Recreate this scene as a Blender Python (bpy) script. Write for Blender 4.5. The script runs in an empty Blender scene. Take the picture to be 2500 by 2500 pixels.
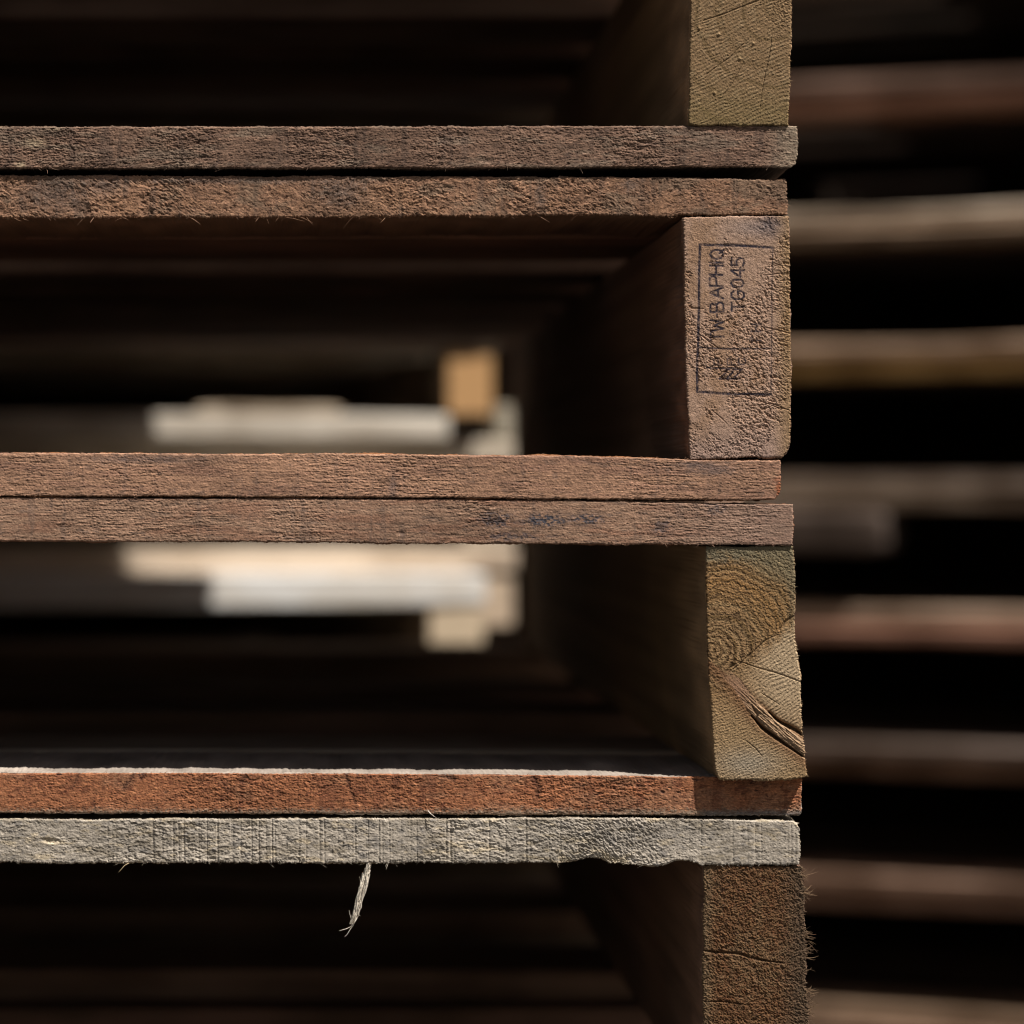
import bpy, math, random
import numpy as np
from math import radians, sin, cos, pi

# ------------------------------------------------------------------ camera
S = 0.000184            # metres per photo pixel (2500 px photo) on the front plane y = 0
D = 1.37                # distance from the camera to the front plane
VU, VV = 752.0, 1220.0  # where the optical axis meets the photo
Z0 = 0.729              # camera height above the ground
sc = bpy.context.scene
col = sc.collection
cam_d = bpy.data.cameras.new("camera")
cam = bpy.data.objects.new("camera", cam_d)
col.objects.link(cam)
cam.location = (0, -D, Z0)
cam.rotation_euler = (radians(90), 0, 0)
cam_d.sensor_width = 36
cam_d.sensor_fit = 'HORIZONTAL'
cam_d.lens = 36 * D / (2500 * S)
cam_d.shift_x = (1250 - VU) / 2500
cam_d.shift_y = -(1250 - VV) / 2500
cam_d.clip_start = 0.01
cam_d.clip_end = 2000
cam_d.dof.use_dof = True
cam_d.dof.focus_distance = D + 0.001
cam_d.dof.aperture_fstop = cam_d.lens / 23.0
sc.camera = cam

# ------------------------------------------------------------------ light
SUN = np.array([0.48, -0.30, 1.0]); SUN /= np.linalg.norm(SUN)   # towards the sun
sun_el = math.asin(SUN[2]); sun_az = math.atan2(SUN[0], SUN[1])
w = bpy.data.worlds.new("World"); sc.world = w; w.use_nodes = True
nt = w.node_tree
bg = nt.nodes["Background"]
sky = nt.nodes.new("ShaderNodeTexSky"); sky.sky_type = 'NISHITA'; sky.sun_disc = False
sky.sun_elevation = sun_el; sky.sun_rotation = sun_az
hs = nt.nodes.new('ShaderNodeHueSaturation'); hs.inputs['Saturation'].default_value = 1.0
wm = nt.nodes.new('ShaderNodeMix'); wm.data_type = 'RGBA'; wm.blend_type = 'MULTIPLY'; wm.inputs[0].default_value = 1; wm.inputs[7].default_value = (1, .78, .60, 1)   # white balance of the photo
nt.links.new(sky.outputs[0], hs.inputs['Color']); nt.links.new(hs.outputs[0], wm.inputs[6]); nt.links.new(wm.outputs[2], bg.inputs[0]); bg.inputs[1].default_value = 0.05
sl = bpy.data.lights.new("sun", 'SUN'); sl.energy = 5.0; sl.angle = radians(0.5); sl.color = (1, 0.95, 0.88)
so = bpy.data.objects.new("sun", sl); col.objects.link(so)
from mathutils import Vector
so.rotation_euler = Vector(SUN).to_track_quat('Z', 'Y').to_euler()
so.location = (2, -2, 4)
sc.view_settings.view_transform = 'Standard'
sc.view_settings.look = 'None'
sc.view_settings.gamma = 1
sc.view_settings.use_curve_mapping = False
sc.view_settings.exposure = 0.5
sc.render.engine = 'CYCLES'
sc.cycles.use_denoising = True
sc.cycles.max_bounces = 6
sc.cycles.sample_clamp_indirect = 4
sc.cycles.filter_width = 1.15

# ------------------------------------------------------------------ helpers
def lin(c):
    c = np.asarray(c, float) / 255
    return np.where(c < 0.04045, c / 12.92, ((c + 0.055) / 1.055) ** 2.4)

ILL = 0.72      # light that a front face turns its albedo into
def alb(r, g, b): return np.clip(lin((r, g, b)) / ILL, 0.01, 0.85)

def tag(o, label=None, cat=None, group=None, kind=None):
    if label: o['label'] = label
    if cat: o['category'] = cat
    if group: o['group'] = group
    if kind: o['kind'] = kind

def empty(name, loc=(0, 0, 0), rz=0.0):
    o = bpy.data.objects.new(name, None); col.objects.link(o)
    o.location = loc; o.rotation_euler = (0, 0, rz); o.empty_display_size = 0.05
    return o

def field(shape, seed, lx, lz, ang=0.0):
    """band-limited noise, correlation lengths lx, lz in cells, std 1"""
    if lx < 20: lx = max(lx * 0.6, 0.8)
    if lz < 20: lz = max(lz * 0.6, 0.8)
    rs = np.random.RandomState(seed)
    h, wd = shape
    H, W = h + 64, wd + 64
    n = rs.randn(H, W)
    fz = np.fft.fftfreq(H)[:, None]; fx = np.fft.rfftfreq(W)[None, :]
    a = radians(ang)
    gx = fx * cos(a) - fz * sin(a); gz = fx * sin(a) + fz * cos(a)
    flt = np.exp(-2 * (pi ** 2) * ((gx * lx) ** 2 + (gz * lz) ** 2) * 0.25)
    f = np.fft.irfft2(np.fft.rfft2(n) * flt, s=(H, W))[:h, :wd]
    f -= f.mean()
    return f / (f.std() + 1e-9)

def fields(shape, seed, lx, lz, oct=3, ang=0.0, gain=0.6):
    r = 0
    a = 1.0
    for k in range(oct):
        r = r + a * field(shape, seed + 31 * k, max(lx / 2 ** k, 0.5), max(lz / 2 ** k, 0.5), ang); a *= gain
    return r / r.std()

def ridge(shape, seed, lx, lz, ang=0.0, sharp=0.25):
    """thin raised strands, 0..1"""
    f = field(shape, seed, lx, lz, ang); return np.exp(-(f / sharp) ** 2)

def sstep(a, b, x):
    t = np.clip((x - a) / (b - a + 1e-12), 0, 1); return t * t * (3 - 2 * t)

def seg_dist(U, V, pts):
    """distance to a polyline and position 0..1 along it"""
    best = np.full(U.shape, 1e9); tt = np.zeros(U.shape); n = len(pts) - 1
    for i in range(n):
        (x0, y0), (x1, y1) = pts[i], pts[i + 1]
        dx, dy = x1 - x0, y1 - y0
        t = np.clip(((U - x0) * dx + (V - y0) * dy) / (dx * dx + dy * dy + 1e-9), 0, 1)
        d = np.hypot(U - x0 - t * dx, V - y0 - t * dy)
        m = d < best
        best = np.where(m, d, best); tt = np.where(m, (i + t) / n, tt)
    return best, tt

def interp(pts):
    xs = [p[0] for p in pts]; ys = [p[1] for p in pts]
    return lambda q: np.interp(q, xs, ys)

def mesh_from(name, verts, quads, tris_or_ngons, colors, mat, parent=None, smooth_angle=70):
    me = bpy.data.meshes.new(name)
    nv = len(verts); nq = len(quads)
    loops = np.asarray(quads, dtype=np.int32).reshape(-1)
    extra = [list(f) for f in tris_or_ngons]
    tot = list(np.full(nq, 4, dtype=np.int32)) + [len(f) for f in extra]
    tot = np.array(tot, dtype=np.int32)
    if extra: loops = np.concatenate([loops, np.array(sum(extra, []), dtype=np.int32)])
    starts = np.concatenate([[0], np.cumsum(tot)[:-1]]).astype(np.int32)
    me.vertices.add(nv); me.vertices.foreach_set('co', np.asarray(verts, dtype=np.float32).reshape(-1))
    me.loops.add(len(loops)); me.loops.foreach_set('vertex_index', loops)
    me.polygons.add(len(tot)); me.polygons.foreach_set('loop_start', starts); me.polygons.foreach_set('loop_total', tot)
    me.update(calc_edges=True); me.validate()
    me.polygons.foreach_set('use_smooth', np.ones(len(me.polygons), dtype=bool))
    if smooth_angle: me.set_sharp_from_angle(angle=radians(smooth_angle))
    if colors is not None:
        at = me.color_attributes.new('Col', 'FLOAT_COLOR', 'POINT')
        c = np.ones((nv, 4), dtype=np.float32); c[:, :3] = colors
        at.data.foreach_set('color', c.reshape(-1))
    me.materials.append(mat)
    o = bpy.data.objects.new(name, me); col.objects.link(o)
    if parent: o.parent = parent
    return o

# ------------------------------------------------------------------ materials
def near_material(name, axis, rough=0.9, bump=0.25):
    """weathered timber: colour of the sawn wood from the mesh, fine grain from noise"""
    m = bpy.data.materials.new(name); m.use_nodes = True
    t = m.node_tree; n = t.nodes; l = t.links
    b = n['Principled BSDF']; b.inputs['Roughness'].default_value = rough
    b.inputs['Specular IOR Level'].default_value = 0.25
    at = n.new('ShaderNodeVertexColor'); at.layer_name = 'Col'
    tc = n.new('ShaderNodeTexCoord'); mp = n.new('ShaderNodeMapping')
    mp.inputs['Scale'].default_value = {'x': (250, 1500, 1500), 'y': (1500, 120, 1500), 'n': (1200, 1200, 1200)}[axis]
    l.new(tc.outputs['Object'], mp.inputs[0])
    nz = n.new('ShaderNodeTexNoise'); nz.inputs['Scale'].default_value = 1; nz.inputs['Detail'].default_value = 4
    nz.inputs['Roughness'].default_value = 0.6
    l.new(mp.outputs[0], nz.inputs[0])
    mr = n.new('ShaderNodeMapRange'); mr.inputs[1].default_value = 0.3; mr.inputs[2].default_value = 0.7
    mr.inputs[3].default_value = 0.78; mr.inputs[4].default_value = 1.22
    l.new(nz.outputs[0], mr.inputs[0])
    mx = n.new('ShaderNodeMix'); mx.data_type = 'RGBA'; mx.blend_type = 'MULTIPLY'; mx.inputs[0].default_value = 1
    l.new(at.outputs[0], mx.inputs[6]); l.new(mr.outputs[0], mx.inputs[7])
    l.new(mx.outputs[2], b.inputs['Base Color'])
    bp = n.new('ShaderNodeBump'); bp.inputs['Strength'].default_value = bump; bp.inputs['Distance'].default_value = 0.0004
    l.new(nz.outputs[0], bp.inputs['Height']); l.new(bp.outputs[0], b.inputs['Normal'])
    return m

_wood = {}
def wood(c1, c2, axis='x', end=None):
    """old sawn timber whose grain runs along one local axis"""
    key = (tuple(np.round(c1, 4)), tuple(np.round(c2, 4)), axis, end)
    if key in _wood: return _wood[key]
    m = bpy.data.materials.new('sawn_timber'); m.use_nodes = True
    t = m.node_tree; n = t.nodes; l = t.links
    b = n['Principled BSDF']; b.inputs['Roughness'].default_value = 0.88
    b.inputs['Specular IOR Level'].default_value = 0.25
    tc = n.new('ShaderNodeTexCoord'); mp = n.new('ShaderNodeMapping')
    mp.inputs['Scale'].default_value = {'x': (6, 90, 90), 'y': (90, 6, 90)}[axis]
    l.new(tc.outputs['Object'], mp.inputs[0])
    nz = n.new('ShaderNodeTexNoise'); nz.inputs['Scale'].default_value = 1; nz.inputs['Detail'].default_value = 6
    l.new(mp.outputs[0], nz.inputs[0])
    n2 = n.new('ShaderNodeTexNoise'); n2.inputs['Scale'].default_value = 14; n2.inputs['Detail'].default_value = 5
    l.new(tc.outputs['Object'], n2.inputs[0])
    ad = n.new('ShaderNodeMath'); ad.operation = 'ADD'; l.new(nz.outputs[0], ad.inputs[0]); l.new(n2.outputs[0], ad.inputs[1])
    rp = n.new('ShaderNodeValToRGB')
    rp.color_ramp.elements[0].position = 0.75; rp.color_ramp.elements[0].color = (*c1, 1)
    rp.color_ramp.elements[1].position = 1.2; rp.color_ramp.elements[1].color = (*c2, 1)
    mr = n.new('ShaderNodeMath'); mr.operation = 'MULTIPLY'; mr.inputs[1].default_value = 1.0
    l.new(ad.outputs[0], mr.inputs[0]); 
    # the ramp works on 0..1, so bring the sum (about 0.6 .. 1.4) into it
    m2 = n.new('ShaderNodeMapRange'); m2.inputs[1].default_value = 0.6; m2.inputs[2].default_value = 1.4
    l.new(mr.outputs[0], m2.inputs[0]); rp.color_ramp.elements[0].position = 0.27; rp.color_ramp.elements[1].position = 0.73
    l.new(m2.outputs[0], rp.inputs[0]); l.new(rp.outputs[0], b.inputs['Base Color'])
    if end:      # sawn end in its own colour, flanks darkened to paint in their shade
        sp_ = n.new('ShaderNodeSeparateXYZ'); l.new(tc.outputs['Object'], sp_.inputs[0])
        me_ = n.new('ShaderNodeMapRange'); me_.inputs[1].default_value = end[3]; me_.inputs[2].default_value = end[3] + .004
        l.new(sp_.outputs[1], me_.inputs[0])
        mk = n.new('ShaderNodeMix'); mk.data_type = 'RGBA'; l.new(me_.outputs[0], mk.inputs[0])
        mk.inputs[6].default_value = (*end[:3], 1); l.new(rp.outputs[0], mk.inputs[7])
        ml = n.new('ShaderNodeMix'); ml.data_type = 'RGBA'; ml.blend_type = 'MULTIPLY'; ml.inputs[0].default_value = .35
        l.new(mk.outputs[2], ml.inputs[6]); l.new(nz.outputs[0], ml.inputs[7]); l.new(ml.outputs[2], b.inputs['Base Color'])
    bp = n.new('ShaderNodeBump'); bp.inputs['Strength'].default_value = 0.6; bp.inputs['Distance'].default_value = 0.002
    l.new(nz.outputs[0], bp.inputs['Height']); l.new(bp.outputs[0], b.inputs['Normal'])
    _wood[key] = m
    return m

MAT_X = near_material('rough_sawn_board', 'x')
MAT_END = near_material('sawn_end_grain', 'n')

# ------------------------------------------------------------------ the finely modelled front pieces
def pu(u): return (np.asarray(u, float) - VU) * S
def pz(v): return Z0 + (VV - np.asarray(v, float)) * S

class Fibres:
    """small torn wood fibres that belong to one board, merged into its mesh"""
    def __init__(s): s.v = []; s.q = []; s.c = []
    def add(s, pts, r, color):
        pts = [np.asarray(p, float) for p in pts]; n = len(pts); base = len(s.v)
        for i, p in enumerate(pts):
            d = pts[min(i + 1, n - 1)] - pts[max(i - 1, 0)]; d /= np.linalg.norm(d) + 1e-12
            a = np.cross(d, (0.3, 1, 0.2)); a /= np.linalg.norm(a) + 1e-12; b = np.cross(d, a)
            rr = r * (1 - 0.85 * (i / (n - 1)) ** 1.5)
            for k in range(3):
                an = k * 2 * pi / 3
                s.v.append(p + rr * (a * cos(an) + b * sin(an) * 0.7)); s.c.append(color)
        for i in range(n - 1):
            for k in range(3):
                k2 = (k + 1) % 3
                s.q.append((base + i * 3 + k, base + i * 3 + k2, base + (i + 1) * 3 + k2, base + (i + 1) * 3 + k))

def front_piece(name, parent, mat, L, R, T, B, y, depth, g, style, side_color, seed, u_fine=None, left_end=None,
                fib=None, back_skew=0.0, round_r=0.0007, edge_noise=1.0, relief=0.62, tone=0.72):
    """L,R: functions of v -> u; T,B: functions of u -> v (photo px of the front plane). style(U,V,shape,seed)->height (m), colour"""
    v_mid_t = float(T((L(0) + R(0)) / 2 if left_end is None else 900)); v_mid_b = float(B((L(0) + R(0)) / 2 if left_end is None else 900))
    nz = int((v_mid_b - v_mid_t) * S / g) + 1
    uL = float(L((v_mid_t + v_mid_b) / 2)); uR = float(R((v_mid_t + v_mid_b) / 2))
    f0 = uL if u_fine is None else u_fine
    nx = int((uR - f0) * S / g) + 1
    s_f = np.linspace((f0 - uL) / (uR - uL), 1, nx)
    if u_fine is not None:
        s = np.concatenate([np.linspace(0, s_f[0], 60)[:-1], s_f])
    else: s = s_f
    t = np.linspace(0, 1, nz)
    SS, TT = np.meshgrid(s, t)
    Ug = uL + (uR - uL) * SS
    Vt = T(Ug); Vb = B(Ug); V = Vt + (Vb - Vt) * TT
    Lv = L(V); Rv = R(V)
    U = Lv + (Rv - Lv) * SS
    shape = U.shape
    # ragged outline
    rs = np.random.RandomState(seed)
    def jag(n, amp, l): return field((1, n), rs.randint(1 << 30), l, 1)[0] * amp
    n_s, n_t = shape[1], shape[0]
    en = edge_noise
    jt = jag(n_s, 0.35 * en, 30) + jag(n_s, 0.4 * en, 2); jb = jag(n_s, 0.5 * en, 30) + jag(n_s, 0.7 * en, 2)
    jl = jag(n_t, 0.4 * en, 30) + jag(n_t, 0.5 * en, 2); jr = jag(n_t, 0.5 * en, 30) + jag(n_t, 0.8 * en, 2)
    wt = np.clip(1 - TT * (Vb - Vt) / 14, 0, 1); wb = np.clip(1 - (1 - TT) * (Vb - Vt) / 14, 0, 1)
    V = V + jt[None, :] * wt + jb[None, :] * wb
    wl = np.clip(1 - (U - Lv) / 14, 0, 1); wr = np.clip(1 - (Rv - U) / 14, 0, 1)
    U = U + jl[:, None] * wl + jr[:, None] * wr
    h, c = style(U, V, shape, seed)
    if mat is MAT_X: h, c = variety(h, c, U, V, seed, c.mean(axis=(0, 1)) * .42)
    gr = field(shape, seed + 201, 2.2 if mat is MAT_X else 1.2, 0.9) ; gr2 = field(shape, seed + 202, 0.8, 0.8)
    h = h * relief + 0.00003 * gr2
    c = np.clip(c * tone * np.exp(0.13 * gr + 0.08 * gr2)[..., None], 0.01, 0.85)
    if u_fine is not None: h = h * sstep(f0 - 60, f0, Ug)
    # distance to the outline (m), rounded arris
    d = np.minimum.reduce([(V - V[0][None, :]) * S, (V[-1][None, :] - V) * S, (U - U[:, :1]) * S, (U[:, -1:] - U) * S])
    rr = round_r * (1 + 0.35 * field(shape, seed + 5, 14, 4)); rr = np.clip(rr, 0.0002, 0.004)
    q = np.clip(1 - d / rr, 0, 1)
    rnd = rr * (1 - np.sqrt(np.clip(1 - q * q, 0, 1)))
    Y = y - h * np.clip(d / 0.0006, 0.25, 1) + rnd
    X = pu(U); Z = pz(V)
    verts = np.stack([X, Y, Z], -1).reshape(-1, 3)
    cols = c.reshape(-1, 3)
    side_color = np.array(side_color) * (0.8 if mat is MAT_X else 2.6)
    idx = np.arange(n_s * n_t).reshape(n_t, n_s)
    quads = np.stack([idx[:-1, :-1], idx[1:, :-1], idx[1:, 1:], idx[:-1, 1:]], -1).reshape(-1, 4)
    # perimeter ring, then rings going back
    per = np.concatenate([idx[0, :-1], idx[:-1, -1], idx[-1, :0:-1], idx[:0:-1, 0]])
    # outward offsets smooth: the sides get straight behind the first millimetres
    P = verts[per]
    Us = U.reshape(-1)[per]; Vs = V.reshape(-1)[per]
    # un-jagged position
    Pn = P.copy()
    k = 9
    ker = np.ones(k) / k
    def smooth_cyc(a):
        e = np.concatenate([a[-k:], a, a[:k]]); return np.convolve(e, ker, 'same')[k:-k]
    inner = np.ones(len(per))
    sx = smooth_cyc(P[:, 0]); sz = smooth_cyc(P[:, 2])
    depths = [0.0005, 0.0012, 0.0025, 0.005, 0.01, 0.018, 0.03, 0.05, 0.075, 0.105]
    depths = [x for x in depths if x < depth * 0.95] + [depth]
    if depth > 0.3: depths = depths[:-1] + [0.15, 0.25, 0.4, 0.6, 0.85, depth]
    prev = per; off = len(verts); allv = [verts]; allq = [quads]; allc = [cols]
    npn = len(per)
    sn = [field((len(depths), npn), seed + 77, 5, 1.3), field((len(depths), npn), seed + 78, 25, 2)]
    nrm = np.stack([np.gradient(sz), -np.gradient(sx)], -1)
    # outward direction in x,z (clockwise from the top edge): top = +z
    cx, cz = X.mean(), Z.mean()
    nl = np.linalg.norm(nrm, axis=1)[:, None] + 1e-12; nrm = nrm / nl
    tvec = np.stack([np.gradient(sx), np.gradient(sz)], -1); tvec /= np.linalg.norm(tvec, axis=1)[:, None] + 1e-12
    nrm = np.stack([-tvec[:, 1], tvec[:, 0]], -1)
    for i, dp in enumerate(depths):
        f = math.exp(-dp / 0.0015)
        amp = 0.00022 * min(1, dp / 0.001)
        x = sx * (1 - f) + P[:, 0] * f + nrm[:, 0] * amp * (sn[0][i] * 0.6 + sn[1][i])
        z = sz * (1 - f) + P[:, 2] * f + nrm[:, 1] * amp * (sn[0][i] * 0.6 + sn[1][i])
        x = x + back_skew * dp
        yy = np.maximum(P[:, 1], y + 0.0002) * f + (y + dp) * (1 - f)
        ring = off + np.arange(npn)
        allv.append(np.stack([x, yy, z], -1))
        tone = 1 + 0.12 * sn[1][i][:, None]
        allc.append(np.clip(np.array(side_color)[None, :] * tone, 0.005, 0.9))
        a, b2 = prev, np.roll(prev, -1); c2, d2 = ring, np.roll(ring, -1)
        allq.append(np.stack([a, b2, d2, c2], -1))
        prev = ring; off += npn
    ngon = [list(prev[::1])]
    verts = np.concatenate(allv); quads = np.concatenate(allq); cols = np.concatenate(allc)
    # the surface at a photo point, for fibres
    def surf(u, v):
        j = np.argmin(np.abs(Ug[n_t // 2] - u)); i = np.argmin(np.abs(V[:, j] - v))
        return np.array([X[i, j], Y[i, j], Z[i, j]]), c[i, j], (i, j)
    if fib:
        F = Fibres(); fib(F, surf, U, V, np.random.RandomState(seed + 9))
        if F.v:
            n0 = len(verts)
            verts = np.concatenate([verts, np.array(F.v)]); quads = np.concatenate([quads, np.array(F.q) + n0])
            cols = np.concatenate([cols, np.array(F.c)])
    return mesh_from(name, verts, quads, ngon, cols, mat, parent)

def variety(h, c, U, V, seed, dark):
    """rough and smooth stretches along a sawn edge, dents, and dirt of its own shape"""
    shape = U.shape
    z = sstep(-.7, .9, field(shape, seed + 301, 70, 90)) ; z2 = sstep(.2, 1.2, field(shape, seed + 302, 34, 26))
    h = h * (0.55 + 0.65 * z + 0.35 * z2)
    edge = sstep(.9, 2.0, fields(shape, seed + 303, 26, 9, 4, gain=.75)); c = mixc(c, dark, edge * .5)
    c = c * (1 + 0.07 * field(shape, seed + 304, 90, 40))[..., None]
    dent = np.clip(field(shape, seed + 305, 24, 16) - 2.1, 0, 1.2); h = h - .0007 * dent
    return h, c

def mixc(a, b, t): return a + (np.asarray(b) - a) * t[..., None]

# --- fibre generators
def edge_fibres(n, edge, u0, u1, lmin, lmax, spread=0.7, gain=1.25, r=0.00009, ang=None):
    def f(F, surf, U, V, rs):
        for _ in range(n):
            if edge in ('top', 'bottom'):
                u = rs.uniform(u0, u1); v = V[-1 if edge == 'bottom' else 0].mean()
                p, c, (i, j) = surf(u, v)
                row = -1 if edge == 'bottom' else 0
                p = np.array([pu(U[row, j]), p[1] + rs.uniform(-0.0001, 0.0006), pz(V[row, j])])
                dz = -1 if edge == 'bottom' else 1
                d = np.array([rs.choice([-1, 1]) * rs.uniform(0.3, 2.5), -0.3 * rs.rand(), dz * rs.uniform(0.2, 1)])
            else:
                k = rs.randint(U.shape[0]); j = -1 if edge == 'right' else 0
                if not (u0 <= V[k, j] <= u1): continue
                if lmax > .005 and math.sin(V[k, j] * .13) + math.sin(V[k, j] * .041 + 1) + rs.normal() * .5 < .3: continue
                p = np.array([pu(U[k, j]), 0, pz(V[k, j])]); c = surf(U[k, j], V[k, j])[1]
                q = surf(U[k, j], V[k, j])[0]; p[1] = q[1] + rs.uniform(0, 0.001)
                d = np.array([(1 if edge == 'right' else -1) * 1.0, -0.4 * rs.rand(), rs.uniform(-1.0, 0.6)])
            d /= np.linalg.norm(d)
            ln = lmin + (lmax - lmin) * rs.rand() ** 2.5
            bend = rs.randn(3) * 0.35
            pts = [p - d * 0.0003]
            for k in range(1, 5):
                pts.append(p + d * ln * k / 4 + bend * ln * (k / 4) ** 2 * 0.6)
            F.add(pts, r * rs.uniform(0.6, 1.3), np.clip(c * gain * rs.uniform(0.8, 1.3), 0, 0.8))
    return f

def face_fibres(n, lmin, lmax, dirang=0.0, dirsd=25, gain=1.15, r=0.00009, region=None, lift=0.25):
    def f(F, surf, U, V, rs):
        for _ in range(n):
            i = rs.randint(3, U.shape[0] - 3); j = rs.randint(0, U.shape[1])
            if U[i, j] < -30: continue
            if region is not None and not region(U[i, j], V[i, j], rs): continue
            p, c, _ = surf(U[i, j], V[i, j])
            a = radians(rs.normal(dirang, dirsd)) + (pi if rs.rand() < 0.5 else 0)
            ln = lmin + (lmax - lmin) * rs.rand() ** 2
            bend = rs.randn() * 1.2; pts = []
            x, z = p[0], p[2]
            up = rs.uniform(0.3, 1) * lift
            for k in range(5):
                t = k / 4
                yy = p[1] + 0.00005 - ln * up * math.sin(min(t * 1.3, 1) * pi * 0.6) * 0.6
                pts.append((x, yy, z)); x += cos(a) * ln / 4; z += sin(a) * ln / 4; a += bend / 4
            F.add(pts, r * rs.uniform(0.6, 1.4), np.clip(c * gain * rs.uniform(0.75, 1.3), 0, 0.8))
    return f

def many(*fs):
    def f(F, surf, U, V, rs):
        for x in fs: x(F, surf, U, V, rs)
    return f

def streaky(F, surf, U, V, rs): pass

# --- board surfaces
G = 0.00028
def grain(shape, seed, ln=14, lz=1.1): return fields(shape, seed, ln, lz, 3)

def saw_lines(U, V, seed, density, kw=1.0):
    """vertical saw kerf lines at irregular spacing, as a field -1..0"""
    rs = np.random.RandomState(seed); out = np.zeros(U.shape)
    us = np.cumsum(rs.exponential(density, int(2300 / density))) - 60
    wob = (V - V.mean()) * 0.01
    for u in us:
        out -= rs.uniform(0.3, 1) * np.exp(-((U - u - wob) / (kw * rs.uniform(0.9, 1.8))) ** 2)
    return out

def style_A(U, V, shape, seed):       # greyish brown, fibrous
    g1 = grain(shape, seed, 9, 1.0); patch = fields(shape, seed + 2, 60, 18, 3); g3 = fields(shape, seed + 4, 3, 1.6, 2)
    curl = fields(shape, seed + 6, 7, 2.0, 2, ang=25)
    rough = sstep(-0.6, 1.4, fields(shape, seed + 8, 45, 22, 2))
    big = fields(shape, seed + 7, 30, 12, 2)
    cr = ridge(shape, seed + 15, 22, 1.6, 0, .14); cr2 = ridge(shape, seed + 16, 10, 2.4, 12, .2); st2 = ridge(shape, seed + 17, 9, 2.2, 30, .3)
    h = 0.00008 * g1 + 0.00006 * g3 + 0.00012 * rough * st2 + 0.00008 * big + 0.00012 * saw_lines(U, V, seed, 70) - 0.00022 * cr - 0.00012 * cr2
    c = np.broadcast_to(alb(140, 111, 93), shape + (3,)).copy()
    c = mixc(c, alb(138, 122, 106), sstep(0.1, 1.6, patch) * .6)
    c = mixc(c, alb(112, 88, 74), sstep(0.2, 1.8, -patch) * .7)
    c = mixc(c, alb(88, 72, 66), 0.55 * sstep(0.9, 2.0, fields(shape, seed + 3, 12, 6, 3)))
    vb = fields(shape, seed + 18, 14, 60, 2)
    c = mixc(c, alb(98, 80, 70), sstep(0.5, 1.9, vb) * 0.6)
    c = mixc(c, alb(70, 52, 44), cr * .65 + cr2 * .3)
    c = mixc(c, alb(160, 146, 126), sstep(1850, 1950, U) * 0.6)
    # pale scars near the left end
    for (a, b, ra, rb) in ((85, 349, 30, 13), (50, 403, 14, 10), (135, 315, 18, 4)):
        m = np.exp(-(((U - a) / ra) ** 2 + ((V - b) / rb) ** 2) * 1.5 + 0.3 * g3)
        c = mixc(c, alb(180, 160, 132), np.clip(m, 0, 1) * 0.8)
    pit = np.clip(fields(shape, seed + 9, 6, 3, 2) - 1.1, 0, 2); h = h - 0.0003 * pit; c = mixc(c, alb(92, 68, 56), np.clip(pit, 0, .8))
    c *= (1 + 0.12 * g1 + 0.05 * g3)[..., None]
    return h, np.clip(c, 0.01, 0.8)

def style_B(U, V, shape, seed):       # rough, furry, warm brown
    g1 = grain(shape, seed, 6, 1.4); c1 = fields(shape, seed + 2, 7, 2.6, 3, ang=35); c2 = fields(shape, seed + 3, 7, 2.6, 3, ang=-30)
    m = sstep(-0.5, 0.5, fields(shape, seed + 4, 40, 30, 2)); furry = m * c1 + (1 - m) * c2
    dimp = fields(shape, seed + 7, 16, 10, 2)
    s1 = ridge(shape, seed + 15, 13, 2.2, 38, .32); s2 = ridge(shape, seed + 16, 13, 2.2, -34, .32); s3 = ridge(shape, seed + 17, 16, 1.8, 3, .25)
    strand = m * s1 + (1 - m) * s2 + .7 * s3
    h = 0.00005 * g1 + 0.00008 * furry + 0.00026 * strand + 0.00016 * dimp + 0.00012 * saw_lines(U, V, seed, 90)
    patch = fields(shape, seed + 5, 50, 25, 3)
    c = np.broadcast_to(alb(158, 120, 96), shape + (3,)).copy()
    c = mixc(c, alb(98, 74, 58), sstep(.5, .0, strand) * .5); c = mixc(c, alb(176, 144, 112), sstep(.7, 1.2, strand) * .5)
    vb = fields(shape, seed + 18, 12, 50, 2); c = mixc(c, alb(104, 84, 72), sstep(.5, 1.8, vb) * .6)
    c = mixc(c, alb(128, 106, 88), sstep(0.2, 1.5, patch) * 0.7)
    c = mixc(c, alb(156, 118, 90), sstep(0.2, 1.5, -patch) * 0.4)
    for (a, b, ra, rb) in ((830, 470, 60, 40), (130, 470, 70, 45), (260, 450, 40, 22), (1320, 480, 14, 36), (1545, 450, 25, 18), (560, 440, 300, 8)):
        mm = np.exp(-(((U - a) / ra) ** 2 + ((V - b) / rb) ** 2) + 0.35 * furry)
        c = mixc(c, alb(92, 84, 80), np.clip(mm, 0, 1) * 0.6)
    pit = np.clip(fields(shape, seed + 9, 7, 5, 2) - 1.2, 0, 2); h = h - 0.0004 * pit; c = mixc(c, alb(90, 66, 52), np.clip(pit, 0, .8))
    c *= (1 + 0.09 * furry + 0.04 * g1)[..., None]
    return h, np.clip(c, 0.01, 0.8)

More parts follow.
